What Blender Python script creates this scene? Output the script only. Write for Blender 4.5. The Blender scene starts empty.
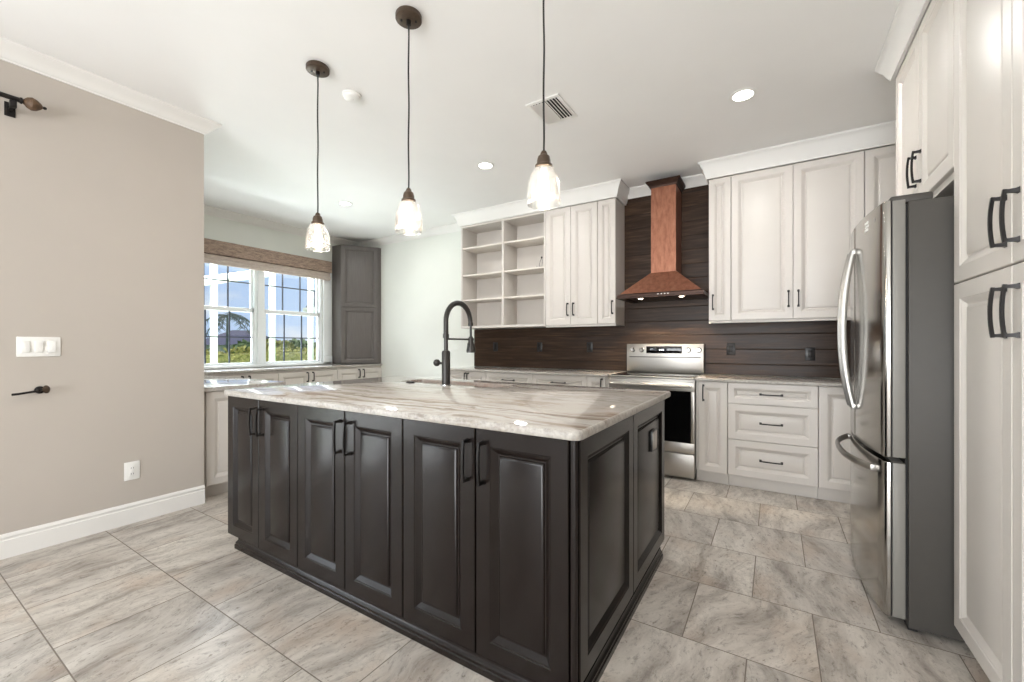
import bpy, bmesh, math, random
from mathutils import Vector, Matrix
random.seed(7)
S = bpy.context.scene
COL = S.collection
PI = math.pi

# ------------------------------------------------------------------ camera
H = 1.2
cam_d = bpy.data.cameras.new('camera')
cam = bpy.data.objects.new('camera', cam_d)
COL.objects.link(cam)
cam.location = (0, 0, H)
cam.rotation_euler = (math.radians(90), 0, math.radians(32))
cam_d.sensor_width = 36
cam_d.lens = 420 / 1024 * 36
cam_d.shift_y = 4 / 1024
cam_d.clip_start = 0.02
S.camera = cam

# ------------------------------------------------------------------ view
S.view_settings.view_transform = 'Standard'
S.view_settings.look = 'None'
S.view_settings.exposure = 0.4
S.view_settings.gamma = 1.0
S.view_settings.use_curve_mapping = False

# ------------------------------------------------------------------ world
W = bpy.data.worlds.new('sky')
S.world = W
W.use_nodes = True
nt = W.node_tree
nt.nodes.clear()
def wn(t, **k):
    n = nt.nodes.new(t)
    for a, b in k.items():
        setattr(n, a, b)
    return n
tc = wn('ShaderNodeTexCoord')
sep = wn('ShaderNodeSeparateXYZ')
nt.links.new(tc.outputs['Generated'], sep.inputs[0])
ramp = wn('ShaderNodeValToRGB')
ramp.color_ramp.elements[0].position = 0.0
ramp.color_ramp.elements[0].color = (0.62, 0.77, 1.0, 1)
ramp.color_ramp.elements[1].position = 0.55
ramp.color_ramp.elements[1].color = (0.26, 0.46, 0.86, 1)
nt.links.new(sep.outputs['Z'], ramp.inputs[0])
mp = wn('ShaderNodeMapping')
mp.inputs['Scale'].default_value = (2.2, 2.2, 6.0)
nt.links.new(tc.outputs['Generated'], mp.inputs[0])
nz = wn('ShaderNodeTexNoise')
nz.inputs['Scale'].default_value = 2.3
nz.inputs['Detail'].default_value = 6
nt.links.new(mp.outputs[0], nz.inputs['Vector'])
cr = wn('ShaderNodeValToRGB')
cr.color_ramp.elements[0].position = 0.5
cr.color_ramp.elements[1].position = 0.68
nt.links.new(nz.outputs['Fac'], cr.inputs[0])
mx = wn('ShaderNodeMix', data_type='RGBA')
nt.links.new(cr.outputs[0], mx.inputs[0])
nt.links.new(ramp.outputs[0], mx.inputs[6])
mx.inputs[7].default_value = (0.95, 0.96, 0.98, 1)
bg = wn('ShaderNodeBackground')
bg.inputs['Strength'].default_value = .74
nt.links.new(mx.outputs[2], bg.inputs[0])
wo = wn('ShaderNodeOutputWorld')
nt.links.new(bg.outputs[0], wo.inputs[0])

# ------------------------------------------------------------------ lights
def light(name, kind, loc, rot, energy, color=(1, 1, 1), size=None, size_y=None, radius=None, spread=None):
    d = bpy.data.lights.new(name, kind)
    d.energy = energy
    d.color = color
    if kind == 'AREA':
        if size_y:
            d.shape = 'RECTANGLE'
            d.size, d.size_y = size, size_y
        else:
            d.shape = 'DISK'
            d.size = size
        if spread:
            d.spread = spread
    if radius is not None:
        d.shadow_soft_size = radius
    o = bpy.data.objects.new(name, d)
    o.location = loc
    o.rotation_euler = rot
    COL.objects.link(o)
    return o
sun = light('sun', 'SUN', (1, -8, 14), Vector((1.5, -8, 13)).to_track_quat('Z', 'Y').to_euler(), 2.6, (1, .96, .9))
sun.data.angle = math.radians(1.5)
# daylight through the sliding door on the left wall, behind the camera's left
light('sliding_door_daylight', 'AREA', (-3.85, -1.15, 1.25), (0, math.radians(-108), 0), 55, (.93, .97, 1), 2.2, 2.4)
# added fill lamp at an assumed rear glazing behind the camera, tilted upward
light('rear_glazing_fill', 'AREA', (-.7, -4.1, 1.35), (math.radians(107), 0, 0), 240, (.985, .99, 1), 3.0, 2.4)
# added fill lamp outside below the nook window, aimed up at the ceiling
light('nook_ceiling_fill', 'AREA', (-7.1, 3.0, .15), (0, math.radians(-155), 0), 520, (.92, .97, 1), 1.9, 3.4)
# area lamp added high outside the nook window to brighten the nook
light('nook_sky_fill', 'AREA', (-9.2, 3.0, 5.6), (0, math.radians(-48), 0), 3200, (.9, .96, 1), 4.0, 4.0)
pw = light('window_portal', 'AREA', (-6.03, 3.0, 1.65), (0, math.radians(-90), 0), 1, (1, 1, 1), 1.4, 1.8)
pw.data.cycles.is_portal = True

# ------------------------------------------------------------------ materials
def sc(r, g, b):
    f = lambda c: (c / 255 / 12.92) if c / 255 <= .04045 else ((c / 255 + .055) / 1.055) ** 2.4
    return (f(r), f(g), f(b), 1)
class NT:
    def __init__(s, name):
        s.m = bpy.data.materials.new(name)
        s.m.use_nodes = True
        s.t = s.m.node_tree
        s.b = s.t.nodes['Principled BSDF']
        s.o = s.t.nodes['Material Output']
    def n(s, t, ins=None, **k):
        n = s.t.nodes.new(t)
        for a, b in k.items():
            setattr(n, a, b)
        for a, b in (ins or {}).items():
            if isinstance(b, bpy.types.NodeSocket):
                s.t.links.new(b, n.inputs[a])
            else:
                n.inputs[a].default_value = b
        return n
    def set(s, **k):
        for a, b in k.items():
            nm = a.replace('_', ' ')
            if isinstance(b, bpy.types.NodeSocket):
                s.t.links.new(b, s.b.inputs[nm])
            else:
                s.b.inputs[nm].default_value = b
        return s
    def ramp(s, fac, stops, interp='LINEAR'):
        r = s.n('ShaderNodeValToRGB', {0: fac})
        e = r.color_ramp.elements
        r.color_ramp.interpolation = interp
        while len(e) < len(stops):
            e.new(.5)
        for x, (p, c) in zip(e, stops):
            x.position = p
            x.color = c
        return r.outputs[0]
    def coord(s, scale=(1, 1, 1), rot=(0, 0, 0), kind='Object', loc=(0, 0, 0)):
        if kind == 'World':
            src = s.n('ShaderNodeNewGeometry').outputs['Position']
        else:
            src = s.n('ShaderNodeTexCoord').outputs[kind]
        return s.n('ShaderNodeMapping', {0: src, 1: loc, 2: rot, 3: scale}).outputs[0]
    def noise(s, vec, scale, detail=4, rough=.5, dist=0):
        return s.n('ShaderNodeTexNoise', {'Vector': vec, 'Scale': scale, 'Detail': detail, 'Roughness': rough, 'Distortion': dist}).outputs['Fac']
    def mix(s, fac, a, b, blend='MIX'):
        n = s.n('ShaderNodeMix', data_type='RGBA', blend_type=blend)
        for i, v in ((0, fac), (6, a), (7, b)):
            if isinstance(v, bpy.types.NodeSocket):
                s.t.links.new(v, n.inputs[i])
            else:
                n.inputs[i].default_value = v
        return n.outputs[2]
    def math(s, op, a, b=0):
        return s.n('ShaderNodeMath', {0: a, 1: b}, operation=op).outputs[0]
    def bump(s, h, strength=.2, dist=.01):
        b = s.n('ShaderNodeBump', {'Height': h, 'Strength': strength, 'Distance': dist})
        s.t.links.new(b.outputs[0], s.b.inputs['Normal'])
M = {}
def plain(name, col, rough=.5, metal=0, noise=.0, nscale=20, bump=0, spec=.5):
    t = NT(name)
    t.set(Roughness=rough, Metallic=metal)
    t.b.inputs['Specular IOR Level'].default_value = spec
    v = t.coord(kind='Object')
    f = t.noise(v, nscale, 3)
    lo = tuple(c * (1 - noise) for c in col[:3]) + (1,)
    hi = tuple(min(1, c * (1 + noise)) for c in col[:3]) + (1,)
    t.set(Base_Color=t.ramp(f, [(.3, lo), (.7, hi)]))
    if bump:
        t.bump(f, bump, .004)
    M[name] = t.m
    return t
plain('wall_greige', sc(184, 176, 167), .85, 0, .015, 3)
plain('wall_pale', sc(222, 224, 217), .85, 0, .015, 3)
plain('ceiling_white', sc(237, 236, 234), .9, 0, .01, 3)
plain('trim_white', sc(228, 226, 222), .45, 0, .01, 5)
plain('cabinet_white', sc(205, 199, 192), .38, 0, .012, 6)
plain('cabinet_inside', sc(216, 209, 200), .5, 0, .012, 6)
plain('white_plastic', sc(233, 232, 228), .35)
plain('black_metal', sc(34, 31, 30), .38, .6, .05)
plain('gunmetal', sc(60, 58, 56), .36, .5, .04)
plain('fridge_liner', sc(128, 125, 119), .5, .1, .02)
plain('bronze', sc(84, 70, 58), .42, .55, .12, 60)
plain('finial_amber', sc(92, 70, 50), .55, .2, .45, 60, .3)
plain('black_plastic', sc(24, 23, 23), .3)
plain('black_glass', sc(9, 9, 10), .06)
plain('dark_gap', sc(18, 17, 16), .7)
plain('fridge_side', sc(74, 71, 67), .5, .1, .02, spec=.3)
plain('chrome', sc(200, 200, 200), .12, 1, .02)
plain('vinyl_white', sc(232, 236, 236), .4, 0, .01)
plain('muntin_dark', sc(70, 74, 84), .4)
plain('wire_dark', sc(40, 38, 38), .4, .8)
plain('stucco_white', sc(205, 203, 194), .9, 0, .03, 30)
plain('shingle', sc(96, 92, 104), .9, 0, .25, 40)
plain('bark', sc(92, 74, 58), .9, 0, .3, 20)
plain('lawn', sc(96, 124, 60), 1, 0, .3, 4)

t = NT('espresso')
v = t.coord((18, 18, 1.2))
f = t.noise(v, 6, 5, .6)
t.set(Base_Color=t.ramp(f, [(.3, sc(17, 11, 9)), (.7, sc(24, 17, 14))]), Roughness=.26)
t.bump(f, .025, .001)
t.b.inputs['Specular IOR Level'].default_value = .27
t.b.inputs['Coat Weight'].default_value = .12
t.b.inputs['Coat Roughness'].default_value = .18
M['espresso'] = t.m

t = NT('grey_cabinet')
f = t.noise(t.coord((14, 14, 1)), 5, 4)
t.set(Base_Color=t.ramp(f, [(.3, sc(94, 89, 86)), (.7, sc(104, 99, 96))]), Roughness=.38)
t.b.inputs['Specular IOR Level'].default_value = .35
M['grey_cabinet'] = t.m

def granite(name, grey):
    t = NT(name)
    w = t.coord(kind='World')
    d1 = t.noise(t.coord((.5, 1.6, 1), kind='World'), 2.2, 5, .55)
    off = t.n('ShaderNodeCombineXYZ', {0: 0.0, 1: t.math('MULTIPLY', d1, .55), 2: 0.0}).outputs[0]
    vv = t.n('ShaderNodeVectorMath', {0: w, 1: off}, operation='ADD').outputs[0]
    m2 = t.n('ShaderNodeMapping', {0: vv, 3: (.42, 7.5, 7.5)}).outputs[0]
    s1 = t.noise(m2, 1.7, 7, .62)
    m3 = t.n('ShaderNodeMapping', {0: vv, 3: (.9, 22, 22)}).outputs[0]
    s2 = t.noise(m3, 1.6, 5, .6)
    speck = t.noise(w, 130, 3, .7)
    base = t.ramp(s1, [(.24, sc(122, 108, 96)), (.37, sc(150, 136, 124)), (.46, sc(184, 178, 171)), (.57, sc(194, 190, 185)), (.66, sc(164, 151, 139)), (.8, sc(134, 120, 110))])
    lines = t.ramp(s2, [(.36, sc(146, 128, 114)), (.47, (1, 1, 1, 1))])
    c = t.mix(.55, base, lines, 'MULTIPLY')
    c = t.mix(t.ramp(speck, [(.55, (0, 0, 0, 1)), (.75, (.4, .4, .4, 1))]), c, sc(*grey))
    nz_ = t.n('ShaderNodeSeparateXYZ', {0: t.n('ShaderNodeNewGeometry').outputs['True Normal']}).outputs[2]
    edge = t.math('LESS_THAN', nz_, .9)
    c = t.mix(edge, c, t.mix(.5, c, t.ramp(t.noise(w, 60, 4, .7), [(.35, sc(120, 114, 106)), (.65, sc(186, 182, 174))])))
    t.set(Base_Color=c, Roughness=t.mix(edge, (.055, .055, .055, 1), (.5, .5, .5, 1)))
    t.bump(t.math('MULTIPLY', t.noise(w, 55, 4, .7), edge), .5, .006)
    M[name] = t.m
granite('granite', (150, 146, 142))

# floor: 18 inch travertine-look porcelain in half bond
t = NT('floor_tile')
TW, TH = .465, .4635
pos = t.coord(kind='World', loc=(.09 + 20 * TW, -3.69 + 20 * TH, 0))
br = t.n('ShaderNodeTexBrick', {'Vector': pos, 'Color1': (0, 0, 0, 1), 'Color2': (1, 1, 1, 1), 'Mortar': (.5, .5, .5, 1), 'Scale': 1.0, 'Mortar Size': .0026, 'Mortar Smooth': .3, 'Bias': 0.0, 'Brick Width': TW, 'Row Height': TH}, offset=.5, offset_frequency=2)
rnd = br.outputs['Color']
r1 = t.n('ShaderNodeSeparateColor', {0: rnd}).outputs[0]
offv = t.n('ShaderNodeCombineXYZ', {0: t.math('MULTIPLY', r1, 37.0), 1: t.math('MULTIPLY', r1, 53.0), 2: 0.0}).outputs[0]
ang = t.math('MULTIPLY', t.math('SUBTRACT', r1, .5), .9)
rotd = t.n('ShaderNodeVectorRotate', {'Vector': t.coord(kind='World'), 'Angle': ang}, rotation_type='Z_AXIS').outputs[0]
pv = t.n('ShaderNodeVectorMath', {0: rotd, 1: offv}, operation='ADD').outputs[0]
warp = t.noise(pv, 2.2, 3, .5)
wv = t.n('ShaderNodeCombineXYZ', {0: t.math('MULTIPLY', warp, .22), 1: t.math('MULTIPLY', warp, .1), 2: 0.0}).outputs[0]
pv2 = t.n('ShaderNodeVectorMath', {0: pv, 1: wv}, operation='ADD').outputs[0]
st = t.noise(t.n('ShaderNodeMapping', {0: pv2, 3: (5.2, 1.2, 1)}).outputs[0], 1.7, 10, .66, .0)
fine = t.noise(t.n('ShaderNodeMapping', {0: pv2, 3: (9, 3.2, 1)}).outputs[0], 4.5, 10, .78, .0)
blot = t.noise(t.n('ShaderNodeMapping', {0: pv, 3: (1.6, 1.2, 1)}).outputs[0], 2.2, 4, .5)
base = t.ramp(st, [(.30, sc(120, 113, 106)), (.42, sc(160, 154, 147)), (.52, sc(184, 179, 172)), (.66, sc(202, 198, 191))])
base = t.mix(t.ramp(blot, [(.52, (0, 0, 0, 1)), (.72, (.55, .55, .55, 1))]), base, sc(172, 152, 134))
veins = t.ramp(fine, [(.33, sc(112, 103, 96)), (.47, (1, 1, 1, 1)), (.62, (1, 1, 1, 1)), (.74, sc(255, 252, 248))])
base = t.mix(.7, base, veins, 'MULTIPLY')
base = t.mix(1.0, base, t.ramp(r1, [(0, (.9, .9, .9, 1)), (1, (1.12, 1.11, 1.09, 1))]), 'MULTIPLY')
ridge = t.math('ABSOLUTE', t.math('SUBTRACT', t.noise(pv2, 9, 8, .72, .3), .5))
crk = t.ramp(ridge, [(0, (.62, .62, .62, 1)), (.012, (.78, .78, .78, 1)), (.035, (1, 1, 1, 1))])
base = t.mix(t.ramp(t.noise(pv, 2.4, 2), [(.45, (0, 0, 0, 1)), (.65, (.6, .6, .6, 1))]), base, t.mix(1.0, base, crk, 'MULTIPLY'))
pits = t.noise(t.n('ShaderNodeMapping', {0: pv2, 3: (1.6, .8, 1)}).outputs[0], 34, 5, .75)
base = t.mix(1.0, base, t.ramp(pits, [(.3, sc(150, 140, 130)), (.42, (1, 1, 1, 1)), (.58, (1, 1, 1, 1)), (.72, (1.1, 1.1, 1.1, 1))]), 'MULTIPLY')
base = t.mix(1.0, base, (1.08, 1.055, 1.04, 1), 'MULTIPLY')
grout = br.outputs['Fac']
c = t.mix(grout, base, sc(122, 112, 102))
t.set(Base_Color=c, Roughness=t.mix(grout, (.4, .4, .4, 1), (.8, .8, .8, 1)))
t.bump(t.math('MULTIPLY', grout, -1.0), .35, .003)
M['floor_tile'] = t.m

def steel(name, col, rough, sx, sz):
    t = NT(name)
    f = t.noise(t.coord((sx, sx, sz)), 4, 4, .6)
    t.set(Base_Color=t.ramp(f, [(.3, tuple(c * .94 for c in col[:3]) + (1,)), (.7, col)]), Metallic=1.0,
          Roughness=t.ramp(f, [(.3, (rough * .95,) * 3 + (1,)), (.7, (rough * 1.05,) * 3 + (1,))]))
    M[name] = t.m
steel('steel', sc(178, 174, 168), .36, 2, 90)
steel('steel_fridge', sc(168, 165, 160), .17, 120, 1.5)
steel('steel_edge', sc(160, 157, 152), .32, 1, 60)
t = NT('copper')
f = t.noise(t.coord((7, 7, 2.2)), 4, 6, .65)
t.set(Base_Color=t.ramp(f, [(.25, sc(122, 78, 60)), (.55, sc(154, 104, 82)), (.8, sc(172, 124, 100))]), Metallic=.7, Roughness=.4)
t.bump(f, .12, .003)
M['copper'] = t.m
plain('copper_dark', sc(58, 40, 32), .35, .6, .15, 12)
plain('sink_copper', sc(198, 122, 70), .4, 0, .15, 14)

t = NT('plank_wood')
oc = t.coord()
z = t.n('ShaderNodeSeparateXYZ', {0: oc}).outputs[2]
PW = .145
idx = t.math('FLOOR', t.math('DIVIDE', z, PW))
fr = t.math('FRACT', t.math('DIVIDE', z, PW))
r = t.n('ShaderNodeTexWhiteNoise', {'W': idx}, noise_dimensions='1D').outputs[0]
vadd = t.n('ShaderNodeVectorMath', {0: t.n('ShaderNodeMapping', {0: oc, 3: (.9, 1, 14)}).outputs[0], 1: t.n('ShaderNodeCombineXYZ', {0: t.math('MULTIPLY', r, 30.0), 1: 0.0, 2: 0.0}).outputs[0]}, operation='ADD').outputs[0]
g = t.noise(vadd, 2.6, 7, .62, .3)
c = t.ramp(g, [(.28, sc(36, 23, 13)), (.5, sc(58, 41, 28)), (.72, sc(92, 70, 53))])
gap = t.ramp(fr, [(0, (0, 0, 0, 1)), (.035, (1, 1, 1, 1)), (.97, (1, 1, 1, 1)), (1, (.2, .2, .2, 1))])
c = t.mix(t.math('MULTIPLY', r, .5), c, sc(42, 30, 22))
c = t.mix(.75, c, gap, 'MULTIPLY')
t.set(Base_Color=c, Roughness=t.ramp(g, [(.3, (.3, .3, .3, 1)), (.7, (.42, .42, .42, 1))]))
t.bump(t.mix(.25, gap, t.ramp(g, [(0, (0, 0, 0, 1)), (1, (1, 1, 1, 1))])), .5, .006)
t.b.inputs['Specular IOR Level'].default_value = .22
M['plank_wood'] = t.m

def woven(name, a, b):
    t = NT(name)
    oc = t.coord()
    w1 = t.n('ShaderNodeTexWave', {'Vector': oc, 'Scale': 62.0, 'Distortion': 1.6, 'Detail': 2.0, 'Detail Scale': 3.0}, wave_type='BANDS', bands_direction='Z').outputs['Fac']
    n1 = t.noise(t.n('ShaderNodeMapping', {0: oc, 3: (1, 9, 90)}).outputs[0], 3, 4, .6)
    n2 = t.noise(t.n('ShaderNodeMapping', {0: oc, 3: (1, 5, 24)}).outputs[0], 2.2, 4, .7)
    f = t.math('ADD', t.math('MULTIPLY', w1, .2), t.math('ADD', t.math('MULTIPLY', n1, .4), t.math('MULTIPLY', n2, .4)))
    t.set(Base_Color=t.ramp(f, [(.32, a), (.68, b)]), Roughness=.8)
    t.bump(f, .4, .004)
    M[name] = t.m
woven('woven_valance', sc(70, 52, 42), sc(196, 172, 154))
woven('woven_shade', sc(162, 146, 134), sc(208, 196, 186))

def thin_glass(name, tint=(1, 1, 1, 1), base=.04, bumpy=0):
    t = NT(name)
    t.t.nodes.remove(t.b)
    tr = t.n('ShaderNodeBsdfTransparent', {0: tint})
    gl = t.n('ShaderNodeBsdfGlossy', {'Color': (1, 1, 1, 1), 'Roughness': .03})
    lw = t.n('ShaderNodeLayerWeight', {'Blend': .28})
    if bumpy:
        f = t.noise(t.coord(), 75, 3)
        b = t.n('ShaderNodeBump', {'Height': f, 'Strength': bumpy, 'Distance': .004})
        t.t.links.new(b.outputs[0], gl.inputs['Normal'])
        t.t.links.new(b.outputs[0], lw.inputs['Normal'])
    fac = t.math('ADD', t.math('MULTIPLY', lw.outputs['Fresnel'], .8), base)
    ms = t.n('ShaderNodeMixShader', {0: fac, 1: tr.outputs[0], 2: gl.outputs[0]})
    if bumpy:
        tl = t.n('ShaderNodeBsdfTranslucent', {'Color': (1, 1, 1, 1)})
        ms = t.n('ShaderNodeMixShader', {0: .045, 1: ms.outputs[0], 2: tl.outputs[0]})
    t.t.links.new(ms.outputs[0], t.o.inputs[0])
    M[name] = t.m
thin_glass('window_glass', (.97, .99, 1, 1), .02)
thin_glass('pendant_glass', (.97, .97, .95, 1), .05, .5)
def emit(name, col, strength):
    t = NT(name)
    t.b.inputs['Base Color'].default_value = col
    t.b.inputs['Emission Color'].default_value = col
    t.b.inputs['Emission Strength'].default_value = strength
    M[name] = t.m
emit('bulb_glow', (1, .88, .72, 1), 7)
emit('can_glow', (1, .96, .9, 1), 9)
emit('hood_glow', (1, .86, .66, 1), 12)
emit('display_glow', (.8, .9, 1, 1), 1.2)

def leafy(name, a, b):
    t = NT(name)
    f = t.noise(t.coord(), 9, 5, .7)
    t.set(Base_Color=t.ramp(f, [(.3, a), (.7, b)]), Roughness=.8)
    M[name] = t.m
leafy('hedge_leaf', sc(112, 112, 56), sc(196, 186, 112))
leafy('tree_leaf', sc(70, 88, 58), sc(120, 138, 84))
leafy('tree_yellow', sc(112, 118, 60), sc(184, 176, 96))
leafy('palm_leaf', sc(54, 66, 60), sc(88, 100, 86))

# ------------------------------------------------------------------ mesh helpers
class MB:
    def __init__(s):
        s.bm = bmesh.new()
    def _add(s, other, mat=None):
        me = bpy.data.meshes.new('tmp')
        other.to_mesh(me)
        other.free()
        if mat is not None:
            me.transform(mat)
        s.bm.from_mesh(me)
        bpy.data.meshes.remove(me)
        return s
    def box(s, x0, x1, y0, y1, z0, z1, bev=.0, seg=2, mat=None):
        b = bmesh.new()
        bmesh.ops.create_cube(b, size=1)
        for v in b.verts:
            v.co = Vector(((x0 + x1) / 2 + v.co.x * (x1 - x0), (y0 + y1) / 2 + v.co.y * (y1 - y0), (z0 + z1) / 2 + v.co.z * (z1 - z0)))
        if bev:
            bmesh.ops.bevel(b, geom=list(b.edges), offset=bev, segments=seg, affect='EDGES', profile=.5)
        return s._add(b, mat)
    def lathe(s, prof, center=(0, 0, 0), seg=24, axis='Z', mat=None, caps=True):
        b = bmesh.new()
        rings = []
        for r, z in prof:
            if r < 1e-6:
                rings.append([b.verts.new((0, 0, z))])
            else:
                rings.append([b.verts.new((r * math.cos(2 * PI * i / seg), r * math.sin(2 * PI * i / seg), z)) for i in range(seg)])
        for A, B in zip(rings, rings[1:]):
            for i in range(seg):
                j = (i + 1) % seg
                if len(A) == 1 and len(B) == 1:
                    continue
                if len(A) == 1:
                    b.faces.new((A[0], B[j], B[i]))
                elif len(B) == 1:
                    b.faces.new((A[i], A[j], B[0]))
                else:
                    b.faces.new((A[i], A[j], B[j], B[i]))
        if caps:
            for R_, rev in ((rings[0], True), (rings[-1], False)):
                if len(R_) > 1:
                    b.faces.new(list(reversed(R_)) if rev else R_)
        rm = Matrix.Identity(4)
        if axis == 'X':
            rm = Matrix.Rotation(PI / 2, 4, 'Y')
        elif axis == 'Y':
            rm = Matrix.Rotation(-PI / 2, 4, 'X')
        elif isinstance(axis, Vector):
            rm = axis.to_track_quat('Z', 'Y').to_matrix().to_4x4()
        mm = Matrix.Translation(Vector(center)) @ rm
        if mat is not None:
            mm = mat @ mm
        return s._add(b, mm)
    def cyl(s, a, c, r, r2=None, seg=16):
        a, c = Vector(a), Vector(c)
        d = c - a
        return s.lathe([(r, 0), (r if r2 is None else r2, d.length)], a, seg, d.normalized())
    def tube(s, pts, r, seg=8, caps=True, roll=0, up=None, rx=None):
        pts = [Vector(p) for p in pts]
        b = bmesh.new()
        rings = []
        ref = Vector(up) if up else None
        n = None
        for i, p in enumerate(pts):
            if i == 0:
                d = (pts[1] - p).normalized()
            elif i == len(pts) - 1:
                d = (p - pts[i - 1]).normalized()
            else:
                d = ((pts[i + 1] - p).normalized() + (p - pts[i - 1]).normalized())
                d = d.normalized() if d.length > 1e-6 else (pts[i + 1] - p).normalized()
            if ref is not None:
                n = (ref - d * ref.dot(d))
            elif n is None:
                n = d.orthogonal()
            else:
                n = n - d * n.dot(d)
            n = n.normalized()
            bn = d.cross(n)
            rr = r[i] if isinstance(r, (list, tuple)) else r
            r2_ = rx if rx is not None else rr
            ring = []
            for k in range(seg):
                a = 2 * PI * (k + roll) / seg
                ring.append(b.verts.new(p + n * rr * math.cos(a) + bn * r2_ * math.sin(a)))
            rings.append(ring)
        for A, B in zip(rings, rings[1:]):
            for k in range(seg):
                j = (k + 1) % seg
                b.faces.new((A[k], A[j], B[j], B[k]))
        if caps:
            b.faces.new(list(reversed(rings[0])))
            b.faces.new(rings[-1])
        return s._add(b)
    def prism(s, poly, h, mat=None, bev=0):
        """poly in local xy, extruded z 0..h"""
        b = bmesh.new()
        vs = [b.verts.new((x, y, 0)) for x, y in poly]
        f = b.faces.new(vs)
        r = bmesh.ops.extrude_face_region(b, geom=[f])
        for v in r['geom']:
            if isinstance(v, bmesh.types.BMVert):
                v.co.z += h
        bmesh.ops.recalc_face_normals(b, faces=list(b.faces))
        if bev:
            es = [e for e in b.edges if abs(e.verts[0].co.z - e.verts[1].co.z) < 1e-6]
            bmesh.ops.bevel(b, geom=es, offset=bev, segments=3, affect='EDGES', profile=.5)
        return s._add(b, mat)
    def frustum(s, lo, hi, z0, z1):
        """lo/hi = (x0,x1,y0,y1)"""
        b = bmesh.new()
        A = [b.verts.new((x, y, z0)) for x, y in ((lo[0], lo[2]), (lo[1], lo[2]), (lo[1], lo[3]), (lo[0], lo[3]))]
        B = [b.verts.new((x, y, z1)) for x, y in ((hi[0], hi[2]), (hi[1], hi[2]), (hi[1], hi[3]), (hi[0], hi[3]))]
        for i in range(4):
            j = (i + 1) % 4
            b.faces.new((A[i], A[j], B[j], B[i]))
        b.faces.new(list(reversed(A)))
        b.faces.new(B)
        return s._add(b)
    def rings(s, w, h, R, back=True):
        """concentric rectangles of a w x h front (x,z), R = [(inset, y)...]"""
        b = bmesh.new()
        prev = None
        for ins, y in R:
            q = [b.verts.new(p) for p in ((ins, y, ins), (w - ins, y, ins), (w - ins, y, h - ins), (ins, y, h - ins))]
            if prev:
                for i in range(4):
                    j = (i + 1) % 4
                    b.faces.new((prev[i], prev[j], q[j], q[i]))
            elif back:
                b.faces.new(list(reversed(q)))
            prev = q
        b.faces.new(prev)
        bmesh.ops.recalc_face_normals(b, faces=list(b.faces))
        return s._add(b)
    def sweep(s, path, prof, side=1, closed=False):
        """sweep profile [(out, z)] along an xy path, mitred; out = to the left (side=1) or right of travel"""
        P = [Vector((p[0], p[1])) for p in path]
        n = len(P)
        b = bmesh.new()
        rings = []
        for i in range(n):
            dirs = []
            if closed or i > 0:
                dirs.append((P[i] - P[i - 1]).normalized())
            if closed or i < n - 1:
                dirs.append((P[(i + 1) % n] - P[i]).normalized())
            nr = [Vector((-d.y, d.x)) * side for d in dirs]
            if len(nr) == 2:
                m = (nr[0] + nr[1]).normalized()
                m = m / max(.3, m.dot(nr[0]))
            else:
                m = nr[0]
            rings.append([b.verts.new((P[i].x + m.x * o, P[i].y + m.y * o, z)) for o, z in prof])
        k = len(prof)
        rng = range(n) if closed else range(n - 1)
        for i in rng:
            A, B = rings[i], rings[(i + 1) % n]
            for a in range(k):
                c = (a + 1) % k
                b.faces.new((A[a], A[c], B[c], B[a]))
        if not closed:
            b.faces.new(rings[0])
            b.faces.new(list(reversed(rings[-1])))
        bmesh.ops.recalc_face_normals(b, faces=list(b.faces))
        return s._add(b)
    def build(s, name, mat, parent=None, loc=None, base=True, sharp=38, kind=None, label=None, cat=None, group=None):
        me = bpy.data.meshes.new(name)
        off = Vector((0, 0, 0))
        if parent is None and base and len(s.bm.verts):
            xs = [v.co.x for v in s.bm.verts]; ys = [v.co.y for v in s.bm.verts]; zs = [v.co.z for v in s.bm.verts]
            off = Vector(((min(xs) + max(xs)) / 2, (min(ys) + max(ys)) / 2, min(zs)))
            bmesh.ops.translate(s.bm, verts=list(s.bm.verts), vec=-off)
        for f in s.bm.faces:
            f.smooth = True
        s.bm.to_mesh(me)
        s.bm.free()
        me.set_sharp_from_angle(angle=math.radians(sharp))
        if mat:
            me.materials.append(M[mat] if isinstance(mat, str) else mat)
        o = bpy.data.objects.new(name, me)
        COL.objects.link(o)
        o.location = off if loc is None else loc
        if parent is not None:
            o.parent = parent
        tag(o, label, cat, group, kind)
        return o
def tag(o, label=None, cat=None, group=None, kind=None):
    for k, v in (('label', label), ('category', cat), ('group', group), ('kind', kind)):
        if v:
            o[k] = v
    return o
def thing(name, label, cat, loc=(0, 0, 0), rot=0, group=None, kind=None):
    o = bpy.data.objects.new(name, None)
    o.empty_display_size = .1
    COL.objects.link(o)
    o.location = loc
    o.rotation_euler = (0, 0, math.radians(rot))
    return tag(o, label, cat, group, kind)
def dup(o, loc=None, rot=None, label=None, group=None, parent=None):
    c = o.copy()
    COL.objects.link(c)
    if loc is not None:
        c.location = loc
    if rot is not None:
        c.rotation_euler = (0, 0, math.radians(rot))
    if parent is not None:
        c.parent = parent
    if label:
        c['label'] = label
    if group:
        c['group'] = group
    for ch in list(o.children):
        dup(ch, parent=c)
    return c
def rrect(x0, x1, y0, y1, r, k=6):
    pts = []
    for cx, cy, a0 in ((x1 - r, y0 + r, -90), (x1 - r, y1 - r, 0), (x0 + r, y1 - r, 90), (x0 + r, y0 + r, 180)):
        for i in range(k + 1):
            a = math.radians(a0 + 90 * i / k)
            pts.append((cx + r * math.cos(a), cy + r * math.sin(a)))
    return pts

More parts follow.
